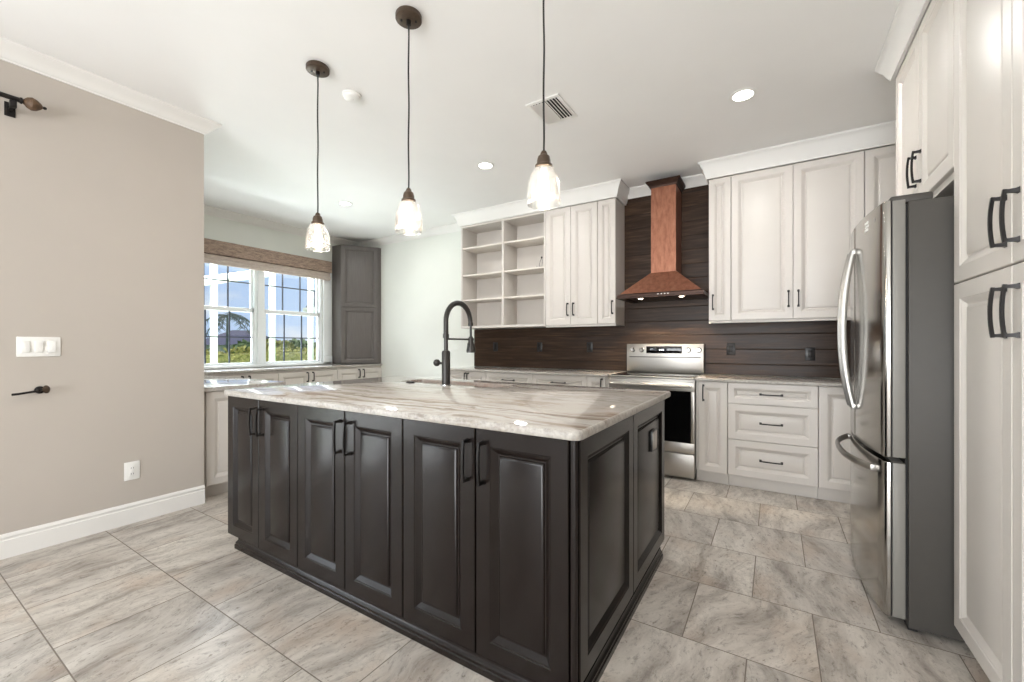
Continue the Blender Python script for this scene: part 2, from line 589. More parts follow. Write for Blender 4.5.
# ------------------------------------------------------------------ room shell
CZ = 2.892
XL, YL = -3.68, 1.468      # left wall face, its free end
XW, YB, XR, YR = -5.91, 4.61, 1.22, -4.0
def struct(name, mb, mat, **k):
    return mb.build(name, mat, kind='structure', **k)
struct('floor', MB().box(XW - .2, XR + .15, YR - .15, YB + .15, -.08, 0), 'floor_tile', base=False)
struct('ceiling', MB().box(XW - .2, XR + .15, YR - .15, YB + .15, CZ, CZ + .1), 'ceiling_white')
# left wall: thick block whose free end faces the nook; sliding door opening out of frame at the left
m = MB()
m.box(XL - .16, XL, .25, YL - .0, 0, CZ)
m.box(XL - .16, XL, -2.55, .25, 2.25, CZ)
m.box(XL - .16, XL, YR, -2.55, 0, CZ)
m.box(XW, XL - .16, YL - .16, YL, 0, CZ)
struct('wall_left', m, 'wall_greige')
# window wall with opening
WY0, WY1, WZ0, WZ1 = 2.05, 3.95, .935, 2.44
m = MB()
m.box(XW - .15, XW, YL - .16, WY0, 0, CZ)
m.box(XW - .15, XW, WY1, YB, 0, CZ)
m.box(XW - .15, XW, WY0, WY1, 0, WZ0)
m.box(XW - .15, XW, WY0, WY1, WZ1, CZ)
struct('wall_window', m, 'wall_pale')
struct('wall_back', MB().box(XW - .15, XR + .15, YB, YB + .15, 0, CZ), 'wall_pale')
struct('wall_right', MB().box(XR, XR + .15, YR, YB, 0, CZ), 'wall_greige')
m = MB()
m.box(XL, -3.25, YR - .15, YR, 0, CZ)
m.box(.85, XR, YR - .15, YR, 0, CZ)
m.box(-3.25, .85, YR - .15, YR, 2.6, CZ)
struct('wall_rear', m, 'wall_greige')
# sliding doors (left wall, rear wall)
def slider(name, w, h, loc, rot, n):
    r = thing(name, None, None, loc, rot, kind='structure')
    f = MB()
    f.box(0, w, -.05, .05, h - .06, h); f.box(0, w, -.05, .05, 0, .03)
    f.box(0, .05, -.05, .05, .03, h - .06); f.box(w - .05, w, -.05, .05, .03, h - .06)
    f.build('frame', 'vinyl_white', r)
    pw_ = (w - .1) / n
    for i in range(n):
        y = -.02 if i % 2 else .02
        x0 = .05 + i * pw_
        s_ = MB()
        for b in ((x0, x0 + .06, .03, h - .06), (x0 + pw_ - .06, x0 + pw_, .03, h - .06), (x0 + .06, x0 + pw_ - .06, h - .12, h - .06), (x0 + .06, x0 + pw_ - .06, .03, .12)):
            s_.box(b[0], b[1], y - .018, y + .018, b[2], b[3], .003)
        o = s_.build('sash', 'vinyl_white', r)
        MB().box(x0 + .06, x0 + pw_ - .06, y - .003, y + .003, .12, h - .12).build('pane', 'window_glass', o)
    return r
slider('door_1', 2.8, 2.25, (XL - .08, -2.55, 0), 90, 2)
slider('door_2', 4.1, 2.6, (-3.25, YR - .08, 0), 0, 4)

# crown mouldings
CP = [(0, CZ), (.085, CZ), (.085, CZ - .012), (.070, CZ - .024), (.045, CZ - .040), (.028, CZ - .062), (.020, CZ - .076), (.010, CZ - .082), (.010, CZ - .092), (0, CZ - .092)]
struct('trim_1', MB().sweep([(XL, YR), (XL, YL), (XW, YL)], CP, side=-1), 'trim_white')
struct('trim_2', MB().sweep([(XW, YL + .09), (XW, YB), (-3.47, YB)], CP, side=-1), 'trim_white')
# tall crown on the cabinet runs
def crown_tall(zb):
    return [(.0, CZ - .001), (.078, CZ - .001), (.078, CZ - .018), (.071, CZ - .022), (.060, CZ - .042), (.045, CZ - .064), (.026, zb + .022), (.018, zb + .012), (.018, zb), (0, zb)]
YU = 4.28                  # upper cabinet fronts (door faces)
UB, UT = 1.415, 2.735      # upper cabinets bottom / top
struct('trim_3', MB().sweep([(-3.46, YB), (-3.46, YU), (-1.402, YU), (-1.402, YB - .018)], crown_tall(UT + .003), side=-1), 'trim_white')
struct('trim_6', MB().sweep([(-1.402, YB - .018), (-.52, YB - .018)], CP, side=-1), 'trim_white')
struct('trim_7', MB().sweep([(-.52, YB - .018), (-.52, YU), (XR, YU)], crown_tall(UT + .003), side=-1), 'trim_white')
XP = .60                   # pantry door faces
struct('trim_4', MB().sweep([(XR, 3.29), (XP, 3.29), (XP, YR + .9)], crown_tall(2.763), side=-1), 'trim_white')
# baseboard on the left wall and wrapping its end
BP = [(0, 0), (.018, 0), (.018, .100), (.013, .104), (.013, .114), (.016, .118), (.015, .124), (.006, .136), (0, .136)]
struct('baseboard_left', MB().sweep([(XL, .25), (XL, YL)], BP, side=-1), 'trim_white')
struct('baseboard_rear', MB().sweep([(XL, -2.55), (XL, YR), (-3.25, YR)], BP, side=1), 'trim_white')

# dark plank backsplash and hood backing on the back wall
m = MB()
m.box(-3.478, -1.404, YB - .018, YB - .001, .912, UB - .002)
m.box(-1.404, -.519, YB - .018, YB - .001, .912, CZ - .001)
m.box(-.519, XR - .002, YB - .018, YB - .001, .912, UB - .002)
m.build('plank_backsplash', 'plank_wood', base=False, label='dark brown horizontal wood plank backsplash behind the range and along the counters', cat='backsplash')

# ------------------------------------------------------------------ windows
def window(name, y0, y1):
    r = thing(name, None, None, (XW - .06, y0, WZ0), 90, kind='structure')
    # local x -> +y world, local -y -> +x world (room side)
    w, h = y1 - y0, WZ1 - WZ0
    f = MB()
    f.box(0, w, -.05, .05, h - .05, h, .004); f.box(0, w, -.05, .05, 0, .022, .004)
    f.box(0, .035, -.05, .05, .02, h - .05, .004); f.box(w - .035, w, -.05, .05, .02, h - .05, .004)
    f.build('frame', 'vinyl_white', r)
    mid = 1.665 - WZ0
    for z0, z1, y, nm in ((.022, mid + .025, -.02, 'lower'), (mid - .055 + .03, h - .05, .02, 'upper')):
        sx0, sx1 = .035, w - .035
        s_ = MB()
        bw = .022
        b0 = .03
        tz = .055 if nm == 'lower' else .03
        s_.box(sx0, sx1, y - .017, y + .017, z0, z0 + (.012 if nm == 'lower' else .055), .003)
        s_.box(sx0, sx1, y - .017, y + .017, z1 - tz, z1, .003)
        s_.box(sx0, sx0 + bw, y - .017, y + .017, z0, z1, .003)
        s_.box(sx1 - bw, sx1, y - .017, y + .017, z0, z1, .003)
        o = s_.build('sash', 'vinyl_white', r)
        gz0, gz1 = z0 + (.012 if nm == 'lower' else .055), z1 - tz
        MB().box(sx0 + bw, sx1 - bw, y - .003, y + .003, gz0, gz1).build('pane', 'window_glass', o)
        g_ = MB()
        gw = sx1 - sx0 - 2 * bw
        for k in (1, 2):
            xx = sx0 + bw + gw * k / 3
            g_.box(xx - .0075, xx + .0075, y - .008, y + .008, gz0, gz1)
        zz = (gz0 + gz1) / 2
        g_.box(sx0 + bw, sx1 - bw, y - .0085, y + .0085, zz - .0075, zz + .0075)
        g_.build('muntin', 'muntin_dark', o)
    return r
window('window_1', 2.055, 2.985)
window('window_2', 3.05, 3.945)
m = MB()
m.box(XW - .13, XW + .012, 2.985, 3.05, WZ0, WZ1, .004)
m.box(XW, XW + .022, 3.95, 4.085, .904, 2.50, .005)
m.box(XW, XW + .022, 1.90, 2.03, .904, 2.50, .005)
m.box(XW, XW + .022, 1.90, 4.075, WZ1, 2.50, .005)
m.box(XW, XW + .03, 3.94, 4.095, .904, 1.03, .006)
m.box(XW - .12, XW + .03, 1.90, 4.075, .904, .937, .004)
struct('trim_5', m, 'vinyl_white')

r = thing('roman_shade', 'brown woven roman shade drawn up at the top of the nook window', 'window shade', (XW + .03, 3.02, 2.18))
MB().box(0, .085, -1.02, 1.01, .132, .305, .006).build('valance', 'woven_valance', r)
m = MB()
m.box(.012, .06, -1.01, 1.0, .05, .132, .012)
m.box(.02, .075, -1.01, 1.0, .012, .085, .02, 3)
m.build('folded_shade', 'woven_shade', r, label='paler folded lower part of the shade')

# ------------------------------------------------------------------ cabinet kit
def pull(parent, x, z, L, y=-.02, vert=True, mat='black_metal', out=.032, th=.0062):
    m = MB()
    def P(a, o):
        return (x, y - o, z + a) if vert else (x + a, y - o, z)
    n = 9
    pts = []
    for i in range(n):
        u = -1 + 2 * i / (n - 1)
        pts.append(P(u * L / 2, out - .004 + .006 * (1 - u * u)))
    m.tube(pts, th, 4, roll=.5, up=(0, 1, 0))
    for sgn in (-1, 1):
        a = sgn * (L / 2 - th)
        A, B = Vector(P(a, -.0)), Vector(P(a, out - .002))
        m.tube([A, A.lerp(B, .25), B], [th * 2.0, th * 1.35, th * 1.0], 4, roll=.5, up=(1, 0, 0) if vert else (0, 0, 1))
    return m.build('handle', mat, parent)
def front(parent, kind, x0, x1, z0, z1, mat, fr=.058, hnd=None, t=.02, bow=None):
    """raised panel door or drawer front; local front faces -y, back at y=0"""
    w, h = x1 - x0, z1 - z0
    k = min(1.0, min(w, h) / .30)
    fr = fr * (.62 + .38 * k) if min(w, h) < .3 else fr
    q = .55 + .45 * k
    R = [(0, 0), (0, -t + .003), (.003, -t), (fr - .003, -t), (fr, -t + .003), (fr + .003, -t + .0035), (fr + .022 * q, -t + .0165), (fr + .029 * q, -t + .017),
         (fr + .030 * q, -t + .013), (fr + .036 * q, -t + .009), (fr + .038 * q, -t + .0085)]
    o = MB().rings(w, h, R).build(kind, mat, parent, loc=(x0, 0, z0), sharp=20)
    if hnd:
        hk, hx, hz, L = hnd
        pull(o, hx, hz, L, -t, hk == 'v')
    return o
def cabinet(name, label, cat, loc, rot, w, d, z0, z1, mat, fronts, kick=0, group=None, body_x=None, kick_in=.045):
    r = thing(name, label, cat, loc, rot, group)
    bx0, bx1 = body_x or (0.001, w - .001)
    MB().box(bx0, bx1, .0005, d, z0 + kick, z1, .001, 1).build('body', mat, r)
    if kick:
        MB().box(bx0, bx1, kick_in, d, z0, z0 + kick - .0005).build('toe_kick', mat, r)
    for f in fronts:
        front(r, *f[:5], mat, **(f[5] if len(f) > 5 else {}))
    return r
G = .0018

# ------------------------------------------------------------------ island
GI = .003
YI = 1.265                 # carcass front; doors stand 2 cm proud
xs = [-2.812, -2.455, -2.078, -1.697, -1.317, -.939, -.5610]
labs = ['dark two-door island cabinet at the left end of the island front, nearest the left wall',
        'dark espresso two-door island cabinet in the middle of the island front',
        'dark two-door island cabinet at the right end of the island front, beside the corner post']
for i in range(3):
    a, b, c = xs[2 * i:2 * i + 3]
    w1, w2 = b - a, c - a
    cabinet('island_cabinet', labs[i], 'cabinet', (a, YI, .06), 0, w2, .58, 0, .836, 'espresso',
            [('door', GI, w1 - GI, 0, .834, dict(hnd=('v', w1 - .035, .711, .155), fr=.066)),
             ('door', w1 + GI, w2 - GI, 0, .834, dict(hnd=('v', .035, .711, .155), fr=.066))], group='front cabinets of the kitchen island')
# rear cabinets facing the range
for i, (a, b) in enumerate(((-2.812, -1.66), (-1.658, -.5610))):
    w = b - a
    cabinet('island_cabinet', ['dark island cabinet on the range side of the island, in its left half', 'dark island cabinet on the range side of the island, in its right half'][i], 'cabinet', (b, 2.467, .06), 180, w, .555, 0, .58, 'espresso',
            [('door', GI, w / 2 - GI, 0, .578, dict(hnd=('v', w / 2 - .035, .47, .155), fr=.066)),
             ('door', w / 2 + GI, w - GI, 0, .578, dict(hnd=('v', .035, .47, .155), fr=.066)),
             ('drawer', GI, w - GI, .582, .834, dict(fr=.05, hnd=('h', w / 2, .12, .155)))])
# end panel with corner post
r = thing('island_end_panel', 'dark espresso panelled right end of the island beside the range aisle', 'panel', (-.5595, 1.245, .06), 0)
MB().box(.001, .0085, .022, 1.24, .03, .836).build('backing', 'espresso', r)
p1 = front(r, 'panel', 0, .600, 0, .802, 'espresso', fr=.066)
p2 = front(r, 'panel', 0, .617, 0, .802, 'espresso', fr=.066)
for p, y in ((p1, .02), (p2, .6245)):
    p.rotation_euler = (0, 0, PI / 2)
    p.location = (.009, y, .034)
m = MB()
m.prism(rrect(-.0005, .024, .0, .019, .009, 5), .836)
m.build('corner_post', 'espresso', r)
# plinth with stepped moulding
PF = [(0, 0), (.020, 0), (.020, .022), (.016, .026), (.016, .036), (.011, .041), (.006, .050), (.006, .058), (0, .058)]
m = MB()
m.box(-2.685, -.551, 1.255, 2.455, 0, .058)
m.sweep([(-2.685, 2.455), (-2.685, 1.255), (-.551, 1.255), (-.551, 2.455)], PF, side=-1)
m.build('island_plinth', 'espresso', label='dark stepped plinth moulding around the foot of the island on the tile', cat='plinth')

# countertop with sink cut-out
CX0, CX1, CY0, CY1, CT = -2.828, -.514, 1.222, 2.600, .929
SX0, SX1, SY0, SY1 = -2.38, -1.50, 2.208, 2.45
b = bmesh.new()
def offset_ring(f, z):
    return [b.verts.new((x, y, z)) for x, y in f]
K = 6
def outer(o):
    return rrect(CX0 + o, CX1 - o, CY0 + o, CY1 - o, .035 - o, K)
inner = rrect(SX0, SX1, SY0, SY1, .02, K)
ZT, ZB = CT, .8975
R_ = [offset_ring(inner, ZT), offset_ring(outer(.008), ZT), offset_ring(outer(.003), ZT - .003), offset_ring(outer(0), ZT - .008), offset_ring(outer(0), ZB + .006), offset_ring(outer(.004), ZB), offset_ring(inner, ZB)]
for A, B in zip(R_, R_[1:] + R_[:1]):
    n = len(A)
    for i in range(n):
        j = (i + 1) % n
        b.faces.new((A[i], A[j], B[j], B[i]))
bmesh.ops.recalc_face_normals(b, faces=list(b.faces))
m = MB(); m._add(b)
m.build('island_countertop', 'granite', label='streaked beige and grey granite slab on top of the dark island', cat='countertop')
# sink (undermount, copper-coloured)
m = MB()
b = bmesh.new()
d = .006
rings_ = []
for (o, z) in ((-.012, ZB - .0015), (-.012, .70), (.0, .69), (.0, .70), (.002, ZB - .0015)):
    rings_.append([b.verts.new((x, y, z)) for x, y in rrect(SX0 + o, SX1 - o, SY0 + o, SY1 - o, .03, K)])
rings_ = [rings_[0], rings_[1], rings_[4]][:0] + rings_
out_t = [b.verts.new((x, y, ZB - .0015)) for x, y in rrect(SX0 - .012, SX1 + .012, SY0 - .012, SY1 + .012, .035, K)]
out_b = [b.verts.new((x, y, .672)) for x, y in rrect(SX0 - .012, SX1 + .012, SY0 - .012, SY1 + .012, .035, K)]
in_t = [b.verts.new((x, y, ZB - .0015)) for x, y in rrect(SX0 - .004, SX1 + .004, SY0 - .004, SY1 + .004, .025, K)]
in_b = [b.verts.new((x, y, .682)) for x, y in rrect(SX0 + .01, SX1 - .01, SY0 + .01, SY1 - .01, .03, K)]
for R2 in rings_:
    for v in R2:
        b.verts.remove(v)
seq = [out_b, out_t, in_t, in_b]
for A, B in zip(seq, seq[1:]):
    n = len(A)
    for i in range(n):
        j = (i + 1) % n
        b.faces.new((A[i], A[j], B[j], B[i]))
b.faces.new(in_b)
b.faces.new(list(reversed(out_b)))
bmesh.ops.recalc_face_normals(b, faces=list(b.faces))
m._add(b)
r = thing('sink', 'copper-toned undermount sink set in the island countertop behind the faucet', 'sink', ((SX0 + SX1) / 2, (SY0 + SY1) / 2, .672))
o = m.build('basin', 'sink_copper', r)
o.location = (-(SX0 + SX1) / 2, -(SY0 + SY1) / 2, -.672)
m = MB().lathe([(.0, .012), (.03, .012), (.042, .0145), (.042, .0105), (0, .0105)], (0, 0, 0), 20)
m.build('drain', 'chrome', r)

# faucet
FX, FY = -1.882, 2.17
r = thing('faucet', 'matt black pull-down spring faucet with tall arch standing on the island countertop', 'faucet', (FX, FY, CT))
m = MB()
MB().lathe([(0, 0), (.035, 0), (.035, .005), (.0295, .008), (0, .008)], seg=24).build('base_ring', 'chrome', r)
m.lathe([(.0285, .008), (.0285, .222), (.024, .232), (.018, .234), (0, .234)], seg=24)
m.build('body', 'gunmetal', r)
MB().cyl((0, 0, .225), (0, 0, .335), .014).build('riser', 'gunmetal', r)
m = MB()
Rr = .135
zc = .43
pts = [(0, 0, .33 + .11 * i / 6) for i in range(6)] + [(0, Rr - Rr * math.cos(a), zc + Rr * math.sin(a)) for a in [PI * i / 22 for i in range(23)]]
end = Vector(pts[-1])
pts += [(0, 2 * Rr + .001, zc - .006)]
m.tube(pts, .0155, 12)
m.tube([(0, 0, .318), (0, 0, .345)], .021, 14)
# coils of the spring
L = [Vector(p) for p in pts]
cum = [0]
for a, c in zip(L, L[1:]):
    cum.append(cum[-1] + (c - a).length)
n = 420
coil = []
turns = 46
for i in range(n + 1):
    s_ = cum[-1] * i / n
    k = max(j for j in range(len(L) - 1) if cum[j] <= s_ + 1e-9)
    u = (s_ - cum[k]) / max(1e-9, cum[k + 1] - cum[k])
    p = L[k].lerp(L[k + 1], u)
    d = (L[k + 1] - L[k]).normalized()
    e1 = Vector((1, 0, 0)); e2 = d.cross(e1)
    a = 2 * PI * turns * i / n
    coil.append(p + (e1 * math.cos(a) + e2 * math.sin(a)) * .0165)
m.tube(coil, .0028, 5)
m.tube([(0, 2 * Rr + .002, zc - .022), (0, 2 * Rr + .002, zc + .002)], .019, 14)
m.build('spring_spout', 'gunmetal', r)
MB().tube([(0, 2 * Rr + .002, zc - .02), (0, 2 * Rr + .004, zc - .12)], .008, 10).build('hose', 'black_plastic', r)
m = MB()
m.tube([(0, 0, .312), (0, 2 * Rr - .016, .312)], .0065, 10)
m.lathe([(.019, 0), (.0225, 0), (.0225, .018), (.019, .018), (.019, 0)], (0, 2 * Rr + .004, .303), 18, caps=False)
m.build('support_arm', 'gunmetal', r)
m = MB()
m.lathe([(.0, .0), (.031, .0), (.033, .012), (.027, .05), (.0195, .085), (.0175, .11), (.009, .12), (0, .12)], (0, 2 * Rr + .004, .215), 18)
m.box(-.008, .008, 2 * Rr - .030, 2 * Rr - .016, .245, .285, .004)
m.build('spray_head', 'gunmetal', r)
m = MB()
m.cyl((-.02, 0, .145), (-.056, -.008, .149), .0085)
m.lathe([(.0, -.024), (.012, -.022), (.021, -.012), (.024, 0), (.021, .012), (.012, .022), (0, .024)], (-.072, -.012, .15), 16)
m.build('handle', 'gunmetal', r)
m = MB().lathe([(0, 0), (.03, 0), (.03, .005), (.025, .009), (0, .009)], (-2.21, 2.165, CT), 20)
m.build('disposal_button', 'black_metal', label='small flat dark disc on the island countertop at the left end of the sink', cat='button')

# pop-out outlet on island end
r = thing('island_outlet', 'square dark-framed outlet with a silver face on the island end panel', 'outlet', (-.5385, 2.235, .70), 90)
MB().box(-.046, .046, -.012, 0, -.046, .06, .003).build('frame', 'black_plastic', r)
m = MB().box(-.039, .039, -.0145, -.0115, -.038, .052, .001)
m.lathe([(0, 0), (.015, 0), (.015, .002), (0, .002)], (0, -.0165, .007), 16, 'Y')
m.build('face', 'steel', r)

# ------------------------------------------------------------------ pendants
def pendant():
    r = thing('pendant_light', '', 'pendant light', (0, 0, 1.758))
    top = CZ - 1.758
    m = MB().lathe([(0, top - .03), (.058, top - .03), (.066, top - .026), (.066, top - .006), (.062, top - .0005), (0, top - .0005)], seg=28)
    o = m.build('canopy', 'bronze', r)
    m = MB()
    for a in (40, 220):
        m.lathe([(0, 0), (.006, 0), (.006, .004), (0, .006)], (.036 * math.cos(math.radians(a)), .036 * math.sin(math.radians(a)), top - .034), 10)
    m.lathe([(.012, top - .05), (.012, top - .029)], seg=12)
    m.build('screws', 'black_metal', o)
    pts = [(.001 * math.sin(i * 1.1), .001 * math.cos(i * .9), .24 + (top - .29) * i / 14) for i in range(15)]
    pts[0] = (0, 0, .235); pts[-1] = (0, 0, top - .045)
    MB().tube(pts, .0042, 8).build('cord', 'black_plastic', r)
    m = MB().lathe([(0, .245), (.010, .244), (.014, .236), (.015, .228), (.024, .222), (.0285, .205), (.0285, .190), (.036, .186), (.036, .176), (.028, .174), (0, .174)], seg=24)
    m.build('socket_cap', 'bronze', r)
    m = MB().lathe([(.030, .176), (.042, .168), (.056, .145), (.066, .110), (.0695, .070), (.0695, .042), (.068, .026), (.0665, .022), (.0655, .026), (.067, .042), (.067, .070), (.0635, .109), (.0535, .143), (.040, .165), (.030, .173)], seg=32, caps=False)
    m.build('glass_shade', 'pendant_glass', r)
    m = MB().lathe([(0, .035), (.008, .037), (.016, .047), (.0215, .070), (.021, .095), (.016, .12), (.013, .14), (.013, .173), (0, .173)], seg=18)
    m.build('bulb', 'bulb_glow', r)
    return r
pl = [(-2.355, 1.54, 'clear glass bell pendant light hanging in front of the nook window, leftmost of three'),
      (-1.59, 1.545, 'clear glass bell pendant light hanging over the middle of the island, above the faucet'),
      (-.81, 1.545, 'clear glass bell pendant light hanging in front of the ceiling vent, nearest the copper hood')]
p0 = pendant()
for i, (x, y, lb) in enumerate(pl):
    p = p0 if i == 0 else dup(p0)
    p.location = (x, y, 1.758)
    p['label'] = lb
    p['group'] = 'glass pendants over the island'
    light('pendant_lamp', 'POINT', (x, y, 1.75), (0, 0, 0), 3.0, (1, .86, .7), radius=.04)

# ------------------------------------------------------------------ ceiling fittings
def can():
    r = thing('recessed_light', '', 'ceiling light', (0, 0, CZ))
    m = MB().lathe([(.062, -.0005), (.085, -.0005), (.085, -.004), (.074, -.007), (.062, -.004), (.062, -.0005)], seg=32, caps=False)
    m.build('trim_ring', 'white_plastic', r)
    MB().lathe([(0, -.001), (.0625, -.001), (.0625, -.003), (0, -.003)], seg=32).build('lens', 'can_glow', r)
    return r
cl = [(-.181, 3.24, 'round lit recessed ceiling light in front of the right-hand wall cabinets'),
      (-2.31, 3.225, 'round lit recessed ceiling light between the middle and right pendants, nearest the open shelves'),
      (-4.35, 3.2, 'round lit recessed ceiling light near the nook window, left of the middle pendant')]
c0 = can()
for i, (x, y, lb) in enumerate(cl):
    c = c0 if i == 0 else dup(c0)
    c.location = (x, y, CZ)
    c['label'] = lb
    c['group'] = 'recessed ceiling lights'
    light('recessed_lamp', 'AREA', (x, y, CZ - .012), (0, 0, 0), 11 if i != 2 else 11, (1, .98, .95), .12)
m = MB().lathe([(0, -.034), (.04, -.033), (.052, -.026), (.056, -.012), (.062, -.010), (.062, -.0005), (0, -.0005)], seg=28)
r = thing('smoke_detector', 'small round white smoke detector on the ceiling beside the left pendant canopy', 'smoke detector', (-2.423, 1.835, CZ))
m.build('housing', 'white_plastic', r)
MB().lathe([(0, -.0365), (.012, -.0362), (.014, -.0325), (0, -.0325)], seg=14).build('test_button', 'trim_white', r)
r = thing('ceiling_vent', 'white square slatted air vent in the ceiling behind the right pendant cord', 'air vent', (-1.36, 2.72, CZ))
m = MB()
for b in ((-.128, .128, -.165, -.137), (-.128, .128, .137, .165), (-.128, -.102, -.137, .137), (.102, .128, -.137, .137)):
    m.box(b[0], b[1], b[2], b[3], -.008, -.0005, .002)
m.build('frame', 'white_plastic', r)
MB().box(-.102, .102, -.137, .137, -.0025, -.0008).build('duct', 'dark_gap', r)
for i in range(9):
    x = -.09 + .0225 * i
    tilt = math.radians(-38 if i < 5 else 38)
    m = MB().box(-.010, .010, -.137, .137, -.001, .001, mat=Matrix.Translation((x, 0, -.010)) @ Matrix.Rotation(tilt, 4, 'Y'))
    m.build('slat', 'white_plastic', r)

# ------------------------------------------------------------------ back wall base cabinets
YC = 4.01                  # carcass fronts
BZ = .885
def pulls_v(w, z, side):
    return ('v', w - .035 if side == 'r' else .035, z, .128)
gb = 'white base cabinets along the back wall'
def base_cab(x0, x1, label, fronts, name='base_cabinet', d=None):
    return cabinet(name, label, 'cabinet', (x0, YC, 0), 0, x1 - x0, (YB - .003 - YC), 0, BZ, 'cabinet_white', fronts, kick=.1, group=gb, kick_in=.035)
FZ0, FZ1 = .104, .883
w = .229
base_cab(-.588, -.3365, 'narrow white base cabinet with one tall door just right of the range', [('door', .022, .2505 - G, FZ0, FZ1, dict(hnd=('v', .04, .68, .14)))])
x0, x1 = -.336, .2865; w = x1 - x0
base_cab(x0, x1, 'white base cabinet with three drawers between the range and the fridge', [
    ('drawer', G, w - G, .710, FZ1, dict(hnd=('h', w / 2, .086, .16))),
    ('drawer', G, w - G, .408, .706, dict(hnd=('h', w / 2, .15, .16))),
    ('drawer', G, w - G, FZ0, .404, dict(hnd=('h', w / 2, .15, .16)))])
x0, x1 = .287, 1.215; w = x1 - x0
base_cab(x0, x1, 'white base cabinet with a tall door partly hidden behind the fridge', [('door', G, .46, FZ0, FZ1, dict(hnd=('v', .41, .68, .14)))])
# left of the range (only their tops show over the island)
x0, x1 = -3.466, -2.8505; w = x1 - x0
base_cab(x0, x1, 'white two-door base cabinet at the far left end of the back counter', [
    ('door', .03, w / 2 + .015 - G, FZ0, FZ1, dict(hnd=('v', w / 2 - .02, .70, .128))), ('door', w / 2 + .015 + G, w - G, FZ0, FZ1, dict(hnd=('v', .035, .70, .128)))])
for x0, x1, lb in ((-2.85, -2.2385, 'white drawer base cabinet right of the two-door one at the back counter end'), (-2.238, -1.604, 'white drawer base cabinet second from the range on its left side')):
    w = x1 - x0
    base_cab(x0, x1, lb, [('drawer', G, w - G, .730, FZ1, dict(hnd=('h', w / 2, .076, .16))), ('drawer', G, w - G, .42, .726, dict(hnd=('h', w / 2, .15, .16))), ('drawer', G, w - G, FZ0, .416, dict(hnd=('h', w / 2, .15, .16)))])
base_cab(-1.6035, -1.384, 'narrow white base cabinet just left of the range', [('door', G, .195, FZ0, FZ1, dict(hnd=('v', .155, .70, .128)))])
# countertops
def slab(name, poly, z0, z1, label):
    return MB().prism(poly, z1 - z0, Matrix.Translation((0, 0, z0)), bev=.005).build(name, 'granite', label=label, cat='countertop')
slab('countertop', [(-3.478, 3.965), (-1.381, 3.965), (-1.381, YB - .0195), (-3.478, YB - .0195)], .8865, .9105, 'grey-brown granite countertop on the back wall left of the range')
slab('countertop', [(-.5875, 3.965), (XR - .003, 3.965), (XR - .003, YB - .0195), (-.5875, YB - .0195)], .8865, .9105, 'grey-brown granite countertop between the range and the fridge')

# ------------------------------------------------------------------ uppers
UD = YB - .003 - (YU + .02)
def upper(x0, x1, label, fronts, cat='cabinet', name='wall_cabinet'):
    return cabinet(name, label, cat, (x0, YU + .02, UB), 0, x1 - x0, UD, 0, UT - UB, 'cabinet_white', fronts, group='white wall cabinets on the back wall')
hh = UT - UB
# open shelf unit
r = thing('open_shelf_unit', 'white open shelf unit with two bays on the back wall above the dark backsplash', 'shelf unit', (-3.456, YU, UB))
ww = -2.2225 + 3.456
dd = YB - .003 - YU
m = MB()
m.box(0, .022, 0, dd, 0, hh, .001); m.box(ww - .022, ww, 0, dd, 0, hh, .001)
m.box(.022, ww - .022, 0, dd, hh - .022, hh); m.box(.022, ww - .022, dd - .012, dd, .03, hh - .022)
m.box(ww / 2 - .0 + .015, ww / 2 + .045, 0, dd - .012, .03, hh - .022, .001)
m.build('carcass', 'cabinet_white', r)
MB().box(.022, ww - .022, 0, dd, 0, .03, .001).build('bottom', 'cabinet_white', r)
dv0, dv1 = ww / 2 + .015, ww / 2 + .045
for bx0, bx1 in ((.0225, dv0 - .0005), (dv1 + .0005, ww - .0225)):
    for z in (.352, .672, 1.022):
        MB().box(bx0, bx1, .012, dd - .0125, z, z + .02, .001).build('shelf', 'cabinet_inside', r)
x0, x1 = -2.2215, -1.6005; w = x1 - x0
upper(x0, x1, 'white two-door wall cabinet between the open shelves and the narrow cabinet left of the hood', [
    ('door', G, w / 2 - G, .01, hh - .002, dict(hnd=('v', w / 2 - .035, .17, .14))), ('door', w / 2 + G, w - G, .01, hh - .002, dict(hnd=('v', .035, .17, .14)))])
w = .197
upper(-1.6, -1.403, 'narrow white wall cabinet directly left of the copper hood', [('door', G, w - G, .01, hh - .002, dict(hnd=('v', w - .035, .17, .14)))])
w = .185
upper(-.519, -.334, 'narrow white wall cabinet directly right of the copper hood', [('door', G, w - G, .01, hh - .002, dict(hnd=('v', .035, .17, .14)))])
x0, x1 = -.3335, .6025; w = x1 - x0
upper(x0, x1, 'wide white two-door wall cabinet right of the hood, above the drawer counter', [
    ('door', G, w / 2 - G, .01, hh - .002, dict(hnd=('v', w / 2 - .035, .17, .14))), ('door', w / 2 + G, w - G, .01, hh - .002, dict(hnd=('v', .035, .17, .14)))])
x0, x1 = .603, 1.215; w = x1 - x0
upper(x0, x1, 'white corner wall cabinet mostly hidden behind the fridge top', [('door', G, w - G, .01, hh - .002)])
# light rail under the uppers
def rail(x0, x1, label):
    MB().box(x0, x1, YU + .004, YU + .022, UB - .014, UB - .0005, .003).build('light_rail', 'cabinet_white', label=label, cat='moulding')
rail(-2.2215, -1.404, 'thin white light rail under the wall cabinets left of the hood')
rail(-.518, 1.21, 'thin white light rail under the wall cabinets right of the hood')
